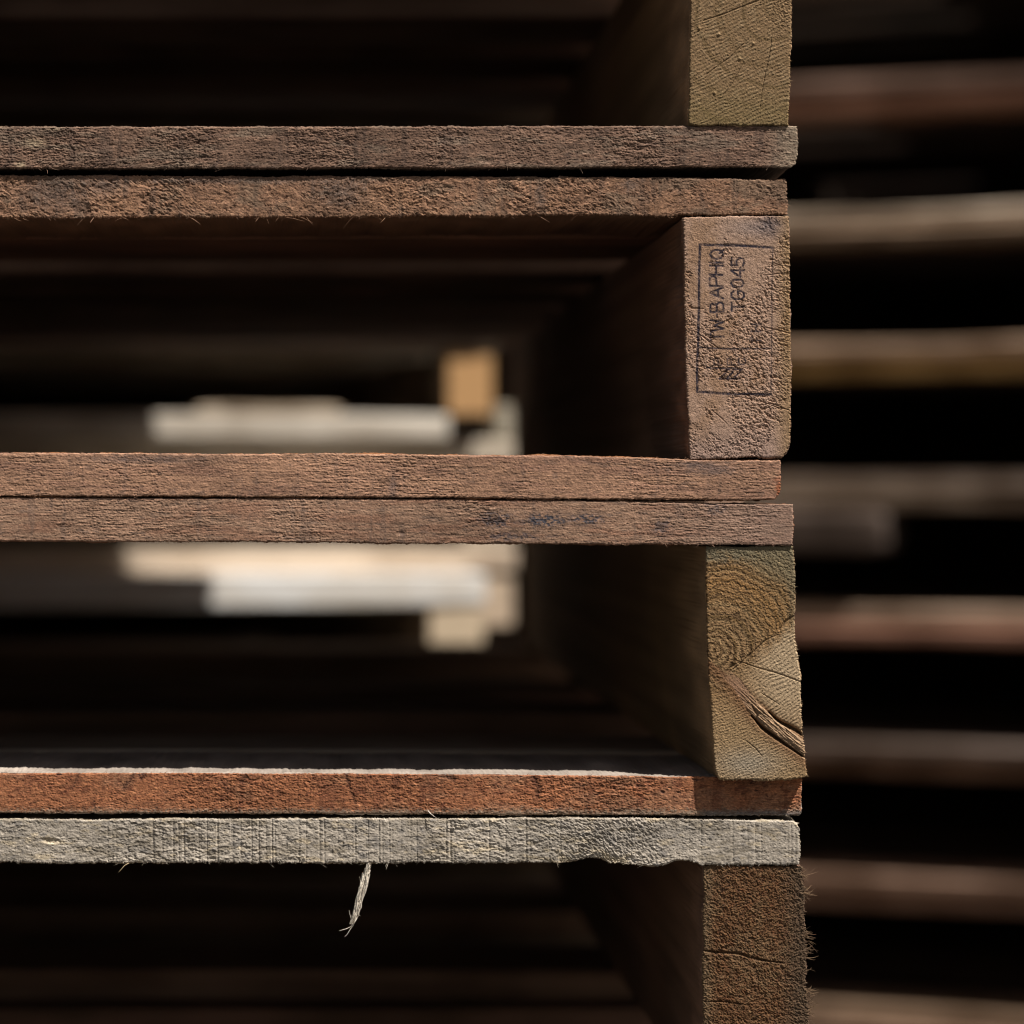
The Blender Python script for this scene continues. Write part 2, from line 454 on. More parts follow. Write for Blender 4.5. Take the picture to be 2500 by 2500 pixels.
def style_fine(base, alt, dark, sw, warm=None, amp=1.0):      # finer planed-looking grain
    def st(U, V, shape, seed):
        g1 = grain(shape, seed, 12, 0.9); g2 = fields(shape, seed + 2, 26, 2.2, 3); g3 = fields(shape, seed + 3, 3.5, 1.8, 2)
        pit = np.clip(fields(shape, seed + 9, 4, 2, 2) - 1.6, 0, 2)
        cr = ridge(shape, seed + 15, 30, 1.5, 0, .13) * sstep(-.6, .6, field(shape, seed + 19, 60, 12)); cr2 = ridge(shape, seed + 16, 12, 1.8, 4, .2)
        h = amp * (0.00005 * g1 + 0.00006 * g2 + 0.00005 * g3) - 0.00026 * pit + 0.00007 * sw * saw_lines(U, V, seed, 60) - 0.00026 * cr - 0.00010 * cr2
        patch = fields(shape, seed + 5, 70, 14, 3)
        c = np.broadcast_to(base, shape + (3,)).copy()
        c = mixc(c, alt, sstep(0, 1.6, patch) * 0.8)
        c = mixc(c, dark, sstep(1.0, 2.2, fields(shape, seed + 6, 18, 6, 3)) * 0.55)
        c = mixc(c, alt * 1.12, sstep(0.4, 1.8, fields(shape, seed + 11, 40, 3, 3)) * 0.5)
        c = mixc(c, dark * .75, cr * .7 + cr2 * .25); vb = fields(shape, seed + 18, 10, 50, 2); c = mixc(c, dark, sstep(.9, 2.2, vb) * .35)
        c *= (1 + 0.07 * g1 + 0.05 * g2)[..., None]
        return h, np.clip(c, 0.01, 0.8)
    return st

def style_Bb(U, V, shape, seed):
    h, c = style_fine(alb(162, 125, 101), alb(148, 112, 93), alb(110, 90, 80), 0.5)(U, V, shape, seed)
    for (a, b, ra, rb) in ((360, 1122, 150, 10), (1740, 1148, 60, 12), (1700, 1135, 60, 8), (960, 1190, 12, 30)):
        m = np.exp(-(((U - a) / ra) ** 2 + ((V - b) / rb) ** 2) + 0.3 * fields(shape, seed + 20 + int(a) % 7, 8, 3, 2))
        c = mixc(c, alb(84, 78, 80), np.clip(m, 0, 1) * 0.6)
    m = sstep(1885, 1905, U + 6 * field(shape, seed + 33, 5, 9)) * sstep(1140, 1200, V)
    c = mixc(c, alb(150, 80, 45), m * 0.8)
    return h, c

def style_Ct(U, V, shape, seed):
    h, c = style_fine(alb(152, 121, 100), alb(142, 106, 86), alb(104, 88, 80), 0.4)(U, V, shape, seed)
    n1 = fields(shape, seed + 21, 6, 3, 2)
    for (a, b, ra, rb, k) in ((1215, 1268, 35, 16, .6), (1330, 1270, 40, 14, .75), (1435, 1268, 30, 12, .7), (1750, 1240, 22, 12, .6), (1260, 1310, 60, 9, .5), (1620, 1285, 20, 18, .5)):
        m = np.exp(-(((U - a) / ra) ** 2 + ((V - b) / rb) ** 2) + 0.5 * n1)
        c = mixc(c, alb(72, 70, 76), np.clip(m * 1.4, 0, 1) * min(1, k * 1.35) * sstep(-0.7, 0.5, n1 + 0.3)); h = h - 0.0002 * np.clip(m, 0, 1) * (n1 > 0.8)
    c = mixc(c, alb(144, 119, 106), sstep(1500, 1900, U) * 0.6)
    return h, c

def style_Cb(U, V, shape, seed):      # rusty red-brown
    g1 = grain(shape, seed, 7, 1.2); g3 = fields(shape, seed + 3, 3, 1.8, 2); big = fields(shape, seed + 4, 14, 7, 2)
    h = 0.00009 * g1 + 0.00009 * g3 + 0.00007 * big + 0.00016 * saw_lines(U, V, seed, 38)
    fine = np.sin(U * 2 * pi / 7.5 + 0.5 * g3) * 0.00002; h = h + fine
    cr = ridge(shape, seed + 15, 16, 1.5, 0, .15); h = h * .8 - 0.00018 * cr
    pit = np.clip(fields(shape, seed + 9, 9, 4, 2) - 1.6, 0, 2) * sstep(-.5, 1, field(shape, seed + 29, 60, 20)); h = h - 0.0006 * pit
    patch = fields(shape, seed + 5, 60, 30, 3)
    c = np.broadcast_to(alb(162, 106, 74), shape + (3,)).copy()
    c = mixc(c, alb(158, 112, 84), sstep(-0.2, 1.4, patch))
    c = mixc(c, alb(100, 58, 42), sstep(0.3, 1.8, fields(shape, seed + 6, 9, 8, 3)) * 0.7)
    c = mixc(c, alb(76, 56, 52), np.clip(pit * 1.2, 0, 0.8))
    c = mixc(c, alb(84, 48, 36), cr * .55 - .15 * saw_lines(U, V, seed, 38)); c = mixc(c, alb(196, 138, 98), sstep(.8, 2, fields(shape, seed + 19, 10, 2, 2)) * .5)
    c = mixc(c, alb(120, 74, 54), sstep(.3, 1.6, fields(shape, seed + 20, 16, 60, 2)) * .5)
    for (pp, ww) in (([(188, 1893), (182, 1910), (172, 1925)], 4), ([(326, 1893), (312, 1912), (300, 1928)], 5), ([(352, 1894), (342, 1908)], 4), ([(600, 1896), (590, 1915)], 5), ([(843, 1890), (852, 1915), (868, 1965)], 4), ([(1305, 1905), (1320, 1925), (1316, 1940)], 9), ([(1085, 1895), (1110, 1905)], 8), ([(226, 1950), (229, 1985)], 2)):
        d, t = seg_dist(U + 2 * g3, V, pp); c = mixc(c, alb(66, 42, 34), np.exp(-(d / ww) ** 2) * .75); h = h - .0003 * np.exp(-(d / ww) ** 2)  # splinter shadows painted as slanting dark marks; the other lines are stains
    rim = sstep(1975, 1990, V + 4 * g3)
    c = mixc(c, alb(138, 128, 112), rim * 0.7)
    rim2 = sstep(1701, 1740, U) * sstep(1978, 1992, V)
    c = mixc(c, alb(110, 110, 112), rim2 * 0.6)
    c *= (1 + 0.10 * g1)[..., None]
    return h, np.clip(c, 0.01, 0.8)

def style_D(U, V, shape, seed):       # silver grey, coarse torn texture with kerf lines
    g1 = grain(shape, seed, 5, 1.8); tear = fields(shape, seed + 2, 5, 2.2, 2, ang=-8); big = fields(shape, seed + 3, 12, 8, 2)
    # stepped chips between kerf lines
    st = np.floor(fields(shape, seed + 13, 6, 3.0, 1) * 1.6) / 1.6
    dens = sstep(300, 700, U) * sstep(1350, 1250, U) + 0.9 * sstep(1640, 1680, U)
    rsx = np.random.RandomState(seed + 40); us = np.cumsum(rsx.uniform(9, 38, 130)) - 80
    bu = np.searchsorted(us, U + 1.2 * g1); offs = rsx.uniform(0, 30, 200)[bu]; hh = rsx.uniform(6, 13, 200)[bu]
    ch = np.floor((V + offs + 2.2 * big) / hh).astype(int); fr = (V + offs + 2.2 * big) / hh - ch
    lev = np.sin(bu * 127.1 + ch * 311.7) * 43758.5453; lev = lev - np.floor(lev)
    st = (lev - .5) * 2.2 + 0.9 * (fr - .5) * np.where(lev > .35, 1, -.4)
    kerf = saw_lines(U, V, seed, 24, 1.5) * (0.35 + 0.65 * np.clip(dens, 0, 1))
    swirl = sstep(1230, 1480, U) * sstep(1720, 1580, U)
    sw = fields(shape, seed + 6, 4.5, 1.4, 2, ang=-38) + .5 * fields(shape, seed + 66, 5, 3, 2)
    h = 0.00008 * g1 + 0.00007 * tear * (1 - swirl) + 0.00017 * st * (1 - swirl) + 0.00008 * big + 0.00062 * kerf + 0.00017 * sw * swirl
    h = h - 0.0012 * sstep(2088, 2112, V) * np.exp(-((U - 1470) / 70) ** 2)
    c = np.broadcast_to(alb(166, 156, 143), shape + (3,)).copy()
    c = mixc(c, alb(140, 130, 116), sstep(0, 1.5, fields(shape, seed + 8, 30, 14, 3)))
    c = mixc(c, alb(182, 166, 140), sstep(0.7, 2.0, fields(shape, seed + 9, 24, 9, 3)) * 0.7)
    c = mixc(c, alb(112, 108, 106), (sstep(0.8, 2.2, fields(shape, seed + 10, 16, 10, 3)) + 0.5 * np.exp(-(((U - 1560) / 150) ** 2 + ((V - 2045) / 30) ** 2))).clip(0, 1) * 0.6)
    c *= (1 + 0.05 * g1)[..., None]
    return h, np.clip(c, 0.01, 0.8)

# --- end grain surfaces
def diag(U, V, ang, period, ph=0):
    a = radians(ang)      # direction of the lines, rising to the right
    q = (U * sin(a) + V * cos(a))
    return np.sin(2 * pi * (q + ph) / period)

def crack(h, c, U, V, pts, w, depth, shape, seed, dark=(0.02, 0.015, 0.012)):
    d, t = seg_dist(U + 1.2 * field(shape, seed, 28, 28), V + 1.2 * field(shape, seed + 1, 28, 28), pts)
    ww = w * (0.35 + 0.65 * np.sin(np.clip(t, 0.05, 0.95) * pi))
    m = np.exp(-(d / ww) ** 2)
    return h - depth * m, mixc(c, c.mean(axis=(0, 1)) * 0.5, m * 0.45)

def style_sA(U, V, shape, seed):      # olive tan, fine diagonal saw marks
    n1 = fields(shape, seed, 3, 1.5, 2, ang=-25); n2 = fields(shape, seed + 2, 12, 12, 3)
    wob = 2.5 * fields(shape, seed + 3, 30, 30, 2)
    ln = diag(U, V, 27, 8.6, wob)
    h = 0.00012 * ln * (0.7 + 0.4 * n2.clip(-1, 1)) + 0.00004 * n1 + 0.00003 * n2
    r = np.hypot(U - 1885, V - 20) + 5 * fields(shape, seed + 4, 40, 40, 2)
    h = h * (1 + 0.0 * r)
    ring = np.sin(2 * pi * r / 58) + 0.5 * np.sin(2 * pi * r / 23 + 1)
    c = np.broadcast_to(alb(150, 122, 90), shape + (3,)).copy()
    rl = np.exp(-((np.mod(r, 29) - 14) / 3.0) ** 2)
    c = mixc(c, alb(122, 98, 66), sstep(0.2, 1.5, ring) * 0.7); c = mixc(c, alb(108, 88, 58), rl * .4)
    c = mixc(c, alb(160, 136, 104), sstep(0, 1.8, n2) * 0.5)
    c = mixc(c, alb(128, 112, 72), sstep(170, 310, V) * 0.5)
    c = mixc(c, alb(160, 130, 96), sstep(1850, 1930, U) * sstep(110, 0, V) * 0.8)
    rough = sstep(1840, 1925, U) * sstep(130, 10, V); h = h + 0.00012 * rough * n1
    c *= (1 + 0.05 * ln + 0.06 * n1)[..., None]
    for k, (p, ww) in enumerate((([(1717, 50), (1773, 34), (1854, 0), (1880, -30)], 1.6), ([(1724, 183), (1789, 137), (1826, 96)], 1.0),
                  ([(1758, 240), (1786, 205), (1814, 152)], 1.2), ([(1854, 262), (1863, 211), (1876, 130), (1885, 75)], 0.9))):
        h, c = crack(h, c, U, V, p, ww, 0.0006, shape, seed + 50 + 3 * k)
    for (a, b) in ((1707, 70), (1755, 85), (1745, 228), (1805, 143), (1838, 106)):
        m = np.exp(-((U - a) ** 2 + (V - b) ** 2) / 12); h = h + 0.0007 * m; c = mixc(c, alb(185, 155, 115), m * 0.7)
    return h, np.clip(c, 0.01, 0.8)

GLYPH = {   # stroke letters on a 0..1 x 0..1 cell (x right, y up)
 'T': [[(0, 1), (1, 1)], [(.5, 1), (.5, 0)]], 'W': [[(0, 1), (.22, 0), (.5, .8), (.78, 0), (1, 1)]],
 '-': [[(.2, .5), (.8, .5)]], 'B': [[(0, 0), (0, 1), (.7, 1), (.85, .85), (.85, .65), (.7, .52), (0, .52)], [(.7, .52), (.95, .38), (.95, .14), (.75, 0), (0, 0)]],
 'A': [[(0, 0), (.5, 1), (1, 0)], [(.2, .38), (.8, .38)]], 'P': [[(0, 0), (0, 1), (.75, 1), (.95, .85), (.95, .62), (.75, .48), (0, .48)]],
 'H': [[(0, 0), (0, 1)], [(1, 0), (1, 1)], [(0, .5), (1, .5)]], 'I': [[(.5, 0), (.5, 1)]],
 'Q': [[(.5, 0), (.12, .18), (0, .5), (.12, .82), (.5, 1), (.88, .82), (1, .5), (.88, .18), (.5, 0)], [(.62, .28), (1.02, -.06)]],
 'G': [[(.95, .8), (.7, 1), (.3, 1), (.05, .75), (.05, .25), (.3, 0), (.7, 0), (.95, .2), (.95, .48), (.55, .48)]],
 '0': [[(.5, 0), (.1, .2), (.1, .8), (.5, 1), (.9, .8), (.9, .2), (.5, 0)]], '4': [[(.75, 0), (.75, 1), (.02, .28), (1, .28)]],
 '5': [[(.9, 1), (.15, 1), (.1, .55), (.6, .62), (.92, .4), (.85, .1), (.5, 0), (.08, .08)]],
 'C': [[(.95, .8), (.7, 1), (.3, 1), (.05, .75), (.05, .25), (.3, 0), (.7, 0), (.95, .2)]]}

def stamp_ink(U, V, shape, seed):
    ink = np.zeros(shape); wx = U + 0.7 * field(shape, seed + 60, 50, 50); wy = V + 0.7 * field(shape, seed + 61, 50, 50)
    def line(pts, w=1.9, k=1.0):
        d, _ = seg_dist(wx, wy, pts); np.maximum(ink, k * (1 - sstep(w * 0.55, w * 1.35, d)), out=ink)
    def glyph(ch, ub, ut, v0, v1, w=1.9, k=1.0):
        # text reads upwards: glyph x runs from v0 (bottom) to v1 (top), glyph y (up) runs from ub to ut (towards the left)
        for st in GLYPH[ch]:
            line([(ub + (ut - ub) * y, v0 + (v1 - v0) * x) for x, y in st], w, k)
    # frame
    line([(1710, 597), (1800, 599), (1888, 603)], 3.4); line([(1710, 597), (1707, 760), (1704, 850), (1703, 957)], 3.4, 1.0)
    line([(1703, 957), (1760, 960), (1882, 963)], 3.4); line([(1888, 603), (1886, 700), (1884, 850), (1882, 963)], 1.9, 0.65)
    line([(1706, 848), (1770, 850), (1845, 851), (1884, 850)], 2.3, 0.9)
    for ch, a, b in (('T', 829, 812), ('W', 807, 780), ('-', 774, 766), ('B', 761, 737), ('A', 728, 701), ('P', 697, 673), ('H', 670, 648), ('I', 645, 636), ('Q', 632, 609)):
        glyph(ch, 1767, 1735, a, b, 2.8)
    for ch, a, b in (('T', 759, 739), ('G', 731, 709), ('0', 702, 680), ('4', 676, 653), ('5', 649, 627)):
        glyph(ch, 1818, 1787, a, b, 2.8)
    for ch, a, b in (('T', 838, 822), ('H', 808, 792)):
        glyph(ch, 1858, 1836, a, b, 2.4, 0.85)
    # plant symbol box
    for ch, a, b, k in (('I', 898, 890, .8), ('P', 884, 868, .6), ('P', 884, 868, .6), ('C', 884, 868, .5)):
        pass
    line([(1727, 897), (1765, 898), (1800, 898)], 2.4, .95)
    for i, uo in enumerate((1744, 1776, 1802)):
        glyph('P' if i < 2 else 'C', uo + 18, uo, 890, 873, 2.2, .85)
    for uo in (0, 16, 32): line([(1776 + uo, 901), (1771 + uo, 910), (1759 + uo, 923)], 2.7, 1.0)
    line([(1758, 924), (1806, 924)], 2.7, 1.0); line([(1772, 902), (1812, 901)], 2.1, .9); line([(1790, 930), (1800, 945)], 1.2, .4)
    return ink

def style_sB(U, V, shape, seed):      # pinkish, rough pores in patches, with the ink stamp
    n0 = fields(shape, seed, 2.2, 2.2, 2); por = fields(shape, seed + 2, 6.5, 5.0, 2, ang=-25)
    zone = np.zeros(shape)
    bandd = np.abs((U - 1700) * 0.55 + (V - 980) * 0.9 - 60) 
    zone = sstep(0.0, 0.9, fields(shape, seed + 3, 40, 70, 3) + 0.5 * sstep(590, 760, V) - 1.3 * sstep(600, 545, V) + 0.7 * sstep(1850, 1915, U)
                 + 0.9 * np.exp(-((U - 1850 + (V - 850) * 0.25) / 50) ** 2) * sstep(780, 850, V) * sstep(1110, 960, V)
                 + 0.9 * np.exp(-(((U - 1800) / 60) ** 2 + ((V - 760) / 90) ** 2)))
    por2 = ridge(shape, seed + 12, 7, 4, -30, .35)
    h = 0.00004 * n0 + zone * (0.00016 * np.tanh(1.6 * por) - 0.00022 * por2 + 0.00006 * n0) + 0.00006 * fields(shape, seed + 4, 14, 14, 2)
    pits = np.clip(por * -1 - 0.9, 0, 1.5) * zone; h = h - 0.0004 * pits
    c = np.broadcast_to(alb(166, 136, 116), shape + (3,)).copy()
    c = mixc(c, alb(150, 118, 92), sstep(-0.2, 1.5, fields(shape, seed + 5, 40, 60, 3)) * 0.7)
    c = mixc(c, alb(104, 72, 50), np.clip(pits + por2 * zone * .6, 0, 1) * 0.7)
    c = mixc(c, alb(184, 154, 134), sstep(.5, 1.6, por) * zone * .4)
    c = mixc(c, alb(150, 128, 120), sstep(1000, 1120, V) * 0.5)
    c = mixc(c, alb(140, 112, 76), sstep(1880, 1930, U) * 0.7)
    s1 = np.exp(-(((U - 1880) / 26) ** 2 + ((V - 548) / 26) ** 2) + 0.5 * n0.clip(-2, 2) * 0.6 + 0.5 * por * 0.5)
    c = mixc(c, alb(64, 58, 66), np.clip(s1, 0, 1) * 0.75)
    s2 = np.exp(-(((U - 1840) / 60) ** 2 + ((V - 555) / 24) ** 2)); c = mixc(c, alb(126, 116, 116), s2 * 0.5)
    h = h - 0.0004 * np.clip(s1 * (por > 0.2), 0, 1)
    c *= (1 + 0.06 * n0)[..., None]
    for k, (p, ww) in enumerate((([(1705, 810), (1735, 838), (1755, 850)], 1.4), ([(1860, 798), (1895, 805), (1932, 812)], 1.6),
             ([(1830, 990), (1880, 985), (1932, 1003)], 1.3), ([(1800, 968), (1850, 978), (1900, 995), (1932, 1000)], 1.0), ([(1740, 1000), (1775, 1035)], 1.0), ([(1680, 750), (1720, 752)], 1.3), ([(1868, 670), (1930, 668)], 1.3))):
        h, c = crack(h, c, U, V, p, ww, 0.0008, shape, seed + 150 + 3 * k)
    ink = stamp_ink(U, V, shape, seed) * (1 - 0.3 * sstep(0.6, 1.6, -por * zone)) * sstep(-2.8, -1.2, n0)
    ink *= 1 - 0.18 * sstep(0.3, 1.4, fields(shape, seed + 66, 16, 16, 2))
    c = mixc(c, np.array([0.018, 0.018, 0.036]), np.clip(ink, 0, 1) * (0.96 - .35 * sstep(.4, 1.4, field(shape, seed + 71, 5, 5))))
    h = h - 0.00012 * ink
    return h, np.clip(c, 0.01, 0.8)

def style_sC(U, V, shape, seed):      # olive brown end grain with a branch knot
    n0 = fields(shape, seed, 2.4, 2.0, 2, ang=-30); n2 = fields(shape, seed + 2, 14, 14, 3); por = fields(shape, seed + 3, 4, 2.2, 2, ang=35)
    r = np.hypot((U - 1747) * 1.0, (V - 1590) * 1.0) + 5 * fields(shape, seed + 4, 50, 50, 2)
    ring = np.sin(2 * pi * r / 17) + 0.6 * np.sin(2 * pi * r / 41)
    # path of the branch
    bp = [(1716, 1596), (1760, 1634), (1800, 1668), (1842, 1728), (1885, 1768), (1930, 1804), (1985, 1846)]
    bd, bt = seg_dist(U, V, bp)
    bw = 7 + 12 * np.sqrt(np.clip(bt, 0, 1))
    low = np.zeros(shape)
    above = (V - np.interp(U, [p[0] for p in bp], [p[1] for p in bp])) < 0
    # zones: upper = ring texture, right of the branch & lower left = saw marks
    dl = (V - (1700 + (1905 - U) * 0.62 - 150))
    saw = sstep(-14, 34, V + 4 * n2 - (1655 - (U - 1790) * 0.95)) * above + (~above) * sstep(1670, 1730, V - 0.1 * (U - 1730))
    ln = diag(U, V, 36, 8.8, 3 * fields(shape, seed + 5, 30, 30, 2)); lnl = diag(U, V, 27, 7.5, 2 * n2)
    lines = np.where(above, ln, lnl)
    rl = np.exp(-((np.mod(r + 3 * n2, 15) - 7) / 2.6) ** 2)
    h = 0.00004 * n2 + (1 - saw) * (0.00009 * por + 0.00005 * ring - 0.00016 * rl + 0.00008 * n0) + saw * (0.00012 * lines * np.where(above, 1.25, 1.1) + 0.00005 * n0)
    c = np.broadcast_to(alb(148, 118, 84), shape + (3,)).copy()
    c = mixc(c, alb(100, 78, 46), sstep(0.1, 1.2, ring) * 0.7 * (1 - saw))
    c = mixc(c, alb(72, 52, 32), rl * .85 * (1 - saw))
    c = mixc(c, alb(162, 136, 98), sstep(0.3, 1.4, -ring) * 0.35 * (1 - saw))
    c = mixc(c, alb(184, 162, 132), saw * above * sstep(1900, 1640, V) * sstep(1770, 1925, U) * 0.8)
    c = mixc(c, alb(156, 130, 96), (~above) * sstep(1690, 1780, V) * 0.7)
    c = mixc(c, alb(158, 146, 128), .8 * (~above) * np.exp(-(((U - 1830) / 75) ** 2 + ((V - 1865) / 36) ** 2)) * 1.0)
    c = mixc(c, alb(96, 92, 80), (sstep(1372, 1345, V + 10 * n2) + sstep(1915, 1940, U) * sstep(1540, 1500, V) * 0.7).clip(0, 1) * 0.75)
    c = mixc(c, alb(116, 96, 66), sstep(1600, 1480, V) * sstep(1780, 1900, U) * 0.4)
    c = mixc(c, alb(122, 112, 88), sstep(205, 260, r) * (1 - saw) * .7)
    c = mixc(c, alb(160, 116, 66), np.exp(-((r - 165) / 45) ** 2) * (1 - saw) * (1 - rl) * .45)
    # reddish halo of the knot
    halo = np.exp(-((bd - bw) / 26).clip(0, 9) ** 2 * 1.4) * (~above) + np.exp(-((bd - bw) / 10).clip(0, 9) ** 2) * above * sstep(0.25, 0.6, bt)
    c = mixc(c, alb(118, 84, 58), np.clip(halo, 0, 1) * 0.75)
    # the branch itself
    e = np.clip(1 - (bd / bw) ** 2, 0, 1)
    inb = sstep(0.0, 0.25, e) * sstep(0.14, 0.36, bt)
    al = (U * cos(radians(-42)) + V * sin(radians(42)))
    fibre = fields(shape, seed + 7, 24, 1.0, 3, ang=-42)
    k2 = sstep(0.35, 0.6, bt)
    h = h * (1 - inb) + inb * (0.0008 * k2 * np.sqrt(e) - 0.0002 + 0.00022 * fibre * (0.3 + k2))
    c = mixc(c, alb(150, 116, 92), inb * (1 - k2) * 0.9); c = mixc(c, alb(160, 132, 104), inb * k2)
    c *= (1 + 0.12 * inb * fibre + 0.05 * n0 + 0.05 * saw * lines)[..., None]
    # open gaps along the branch
    h, c = crack(h, c, U, V, [(1836, 1748), (1862, 1776), (1893, 1800), (1930, 1826), (1975, 1858)], 3.6, 0.0070, shape, seed + 80)
    h, c = crack(h, c, U, V, [(1880, 1742), (1915, 1768), (1945, 1785), (1972, 1806)], 4.0, 0.0060, shape, seed + 83)
    h, c = crack(h, c, U, V, [(1838, 1722), (1852, 1746), (1846, 1760)], 2.6, 0.0016, shape, seed + 86)
    h = h - 0.0008 * above * np.exp(-((bd - bw) / 14).clip(0, 9)) * (1 - inb) * sstep(0.35, 0.7, bt)
    for k, (p, ww, dp) in enumerate((([(1802, 1615), (1860, 1632), (1940, 1660), (1962, 1667)], 1.4, .001), ([(1905, 1552), (1870, 1565), (1800, 1628), (1785, 1640)], 1.8, .0008),
             ([(1905, 1538), (1925, 1515), (1946, 1500)], 4.0, .0012), ([(1822, 1808), (1848, 1828), (1866, 1848)], 1.1, .0007), ([(1860, 1692), (1905, 1722)], 1.0, .0006),
             ([(1783, 1632), (1795, 1622)], 4.5, .0012))):
        h, c = crack(h, c, U, V, p, ww, dp, shape, seed + 90 + 3 * k)
    return h, np.clip(c, 0.01, 0.8)

def style_sD(U, V, shape, seed):      # dark brown, furry
    f1 = fields(shape, seed, 4.5, 2.6, 2, ang=35); f2 = fields(shape, seed + 2, 4.5, 2.6, 2, ang=-35); m = sstep(-.5, .5, fields(shape, seed + 4, 30, 30, 2))
    fz = f1 * m + f2 * (1 - m); n0 = fields(shape, seed + 5, 2, 2, 1)
    sr = ridge(shape, seed + 15, 9, 2.6, 38, .35) * m + ridge(shape, seed + 16, 9, 2.6, -38, .35) * (1 - m)
    h = 0.00026 * sr + 0.00016 * fz + 0.00010 * n0 + 0.00010 * fields(shape, seed + 6, 12, 12, 2)
    c = np.broadcast_to(alb(112, 78, 52), shape + (3,)).copy()
    c = mixc(c, alb(120, 92, 66), sstep(0, 1.5, fields(shape, seed + 7, 30, 40, 3)) + sstep(2170, 2120, V) * 0.5)
    c = mixc(c, alb(104, 62, 38), sstep(0.1, 1.4, fields(shape, seed + 8, 7, 7, 3)) * 0.55); c = mixc(c, alb(60, 42, 32), sstep(0.6, 1.6, fields(shape, seed + 28, 5, 5, 2)) * 0.7)
    c = mixc(c, alb(150, 120, 82), sr * 0.45); c = mixc(c, alb(70, 48, 30), sstep(.5, 1.5, -fz) * .6)
    c = mixc(c, alb(88, 76, 62), sstep(1890, 1970, U) * 0.7)
    c = mixc(c, alb(130, 112, 86), sstep(1760, 1725, U) * 0.5)
    h, c = crack(h, c, U, V, [(1715, 2325), (1760, 2332), (1840, 2344), (1920, 2358)], 3.0, 0.0016, shape, seed + 80)
    h, c = crack(h, c, U, V, [(1725, 2453), (1780, 2455), (1830, 2460)], 1.8, 0.001, shape, seed + 83)
    c *= (1 + 0.10 * n0.clip(-2, 2))[..., None]
    return h, np.clip(c, 0.01, 0.8)

# ------------------------------------------------------------------ plain timber pieces
_rs = np.random.RandomState(4)
def timber(name, parent, x0, x1, y0, y1, z0, z1, mat, axis='x', warp=0.0012, bev=0.0012, irr=0.0002):
    """a sawn length with worn arrises, slightly bowed, as one mesh"""
    n = 14
    ts = np.linspace(0, 1, n)
    if axis == 'x': a0, a1, b0, b1 = x0, x1, y0, y1
    else: a0, a1, b0, b1 = y0, y1, x0, x1
    ph = _rs.uniform(0, 6.28); wp = _rs.uniform(-warp, warp)
    sec = []
    for (sb, sz) in ((-1, -1), (1, -1), (1, 1), (-1, 1)):
        cb = b1 if sb > 0 else b0; cz = z1 if sz > 0 else z0
        e = bev * _rs.uniform(0.6, 1.6)
        first = (cb - sb * e, cz) if sb * sz > 0 else (cb, cz - sz * e)
        second = (cb, cz - sz * e) if sb * sz > 0 else (cb - sb * e, cz)
        sec += [first, second]
    # order the eight points around the section
    cbm, czm = (b0 + b1) / 2, (z0 + z1) / 2
    sec.sort(key=lambda p: math.atan2((p[1] - czm) / (z1 - z0), (p[0] - cbm) / (b1 - b0)))
    V = []; Q = []
    for i, t in enumerate(ts):
        a = a0 + (a1 - a0) * t
        inset = bev * 0.8 if i in (0, n - 1) else 0
        for (b, z) in sec:
            bb = b - math.copysign(inset, b - cbm) + _rs.uniform(-1, 1) * 0.0004 + wp * 0.6 * sin(ph + t * 5)
            zz = z - math.copysign(inset + abs(_rs.normal()) * irr, z - czm)
            V.append((a, bb, zz) if axis == 'x' else (bb, a, zz))
    for i in range(n - 1):
        for k in range(8):
            k2 = (k + 1) % 8
            q = (i * 8 + k, i * 8 + k2, (i + 1) * 8 + k2, (i + 1) * 8 + k)
            Q.append(q if axis == 'x' else q[::-1])
    caps = [list(range(8))[::-1], [(n - 1) * 8 + k for k in range(8)]]
    if axis != 'x': caps = [c[::-1] for c in caps]
    return mesh_from(name, V, np.array(Q), caps, None, mat, parent, smooth_angle=25)

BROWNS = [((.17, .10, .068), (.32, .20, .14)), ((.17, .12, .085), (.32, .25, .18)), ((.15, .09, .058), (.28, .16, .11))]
GREYS = [((.17, .12, .085), (.29, .2, .15)), ((.26, .21, .17), (.40, .33, .27)), ((.12, .075, .05), (.2, .12, .09)), ((.12, .075, .05), (.2, .12, .09))]
SHADE_DARK = [((.035, .022, .016), (.07, .045, .033)), ((.04, .028, .02), (.08, .052, .036))]  # wood darkened to paint the shade inside and behind the stacks
TOP_Y = [(0.0, .105), (.19, .29), (.375, .475), (.535, .63), (.69, .79), (.875, .975), (1.06, 1.165)]
BOT_Y = [(0.0, .12), (.40, .50), (.66, .76), (1.05, 1.165)]
LEN = 1.165
CLOSED = [(.1059 * k, .1059 * k + .1045) for k in range(11)]  # gapless boards for the added stacks, so no light leaks through

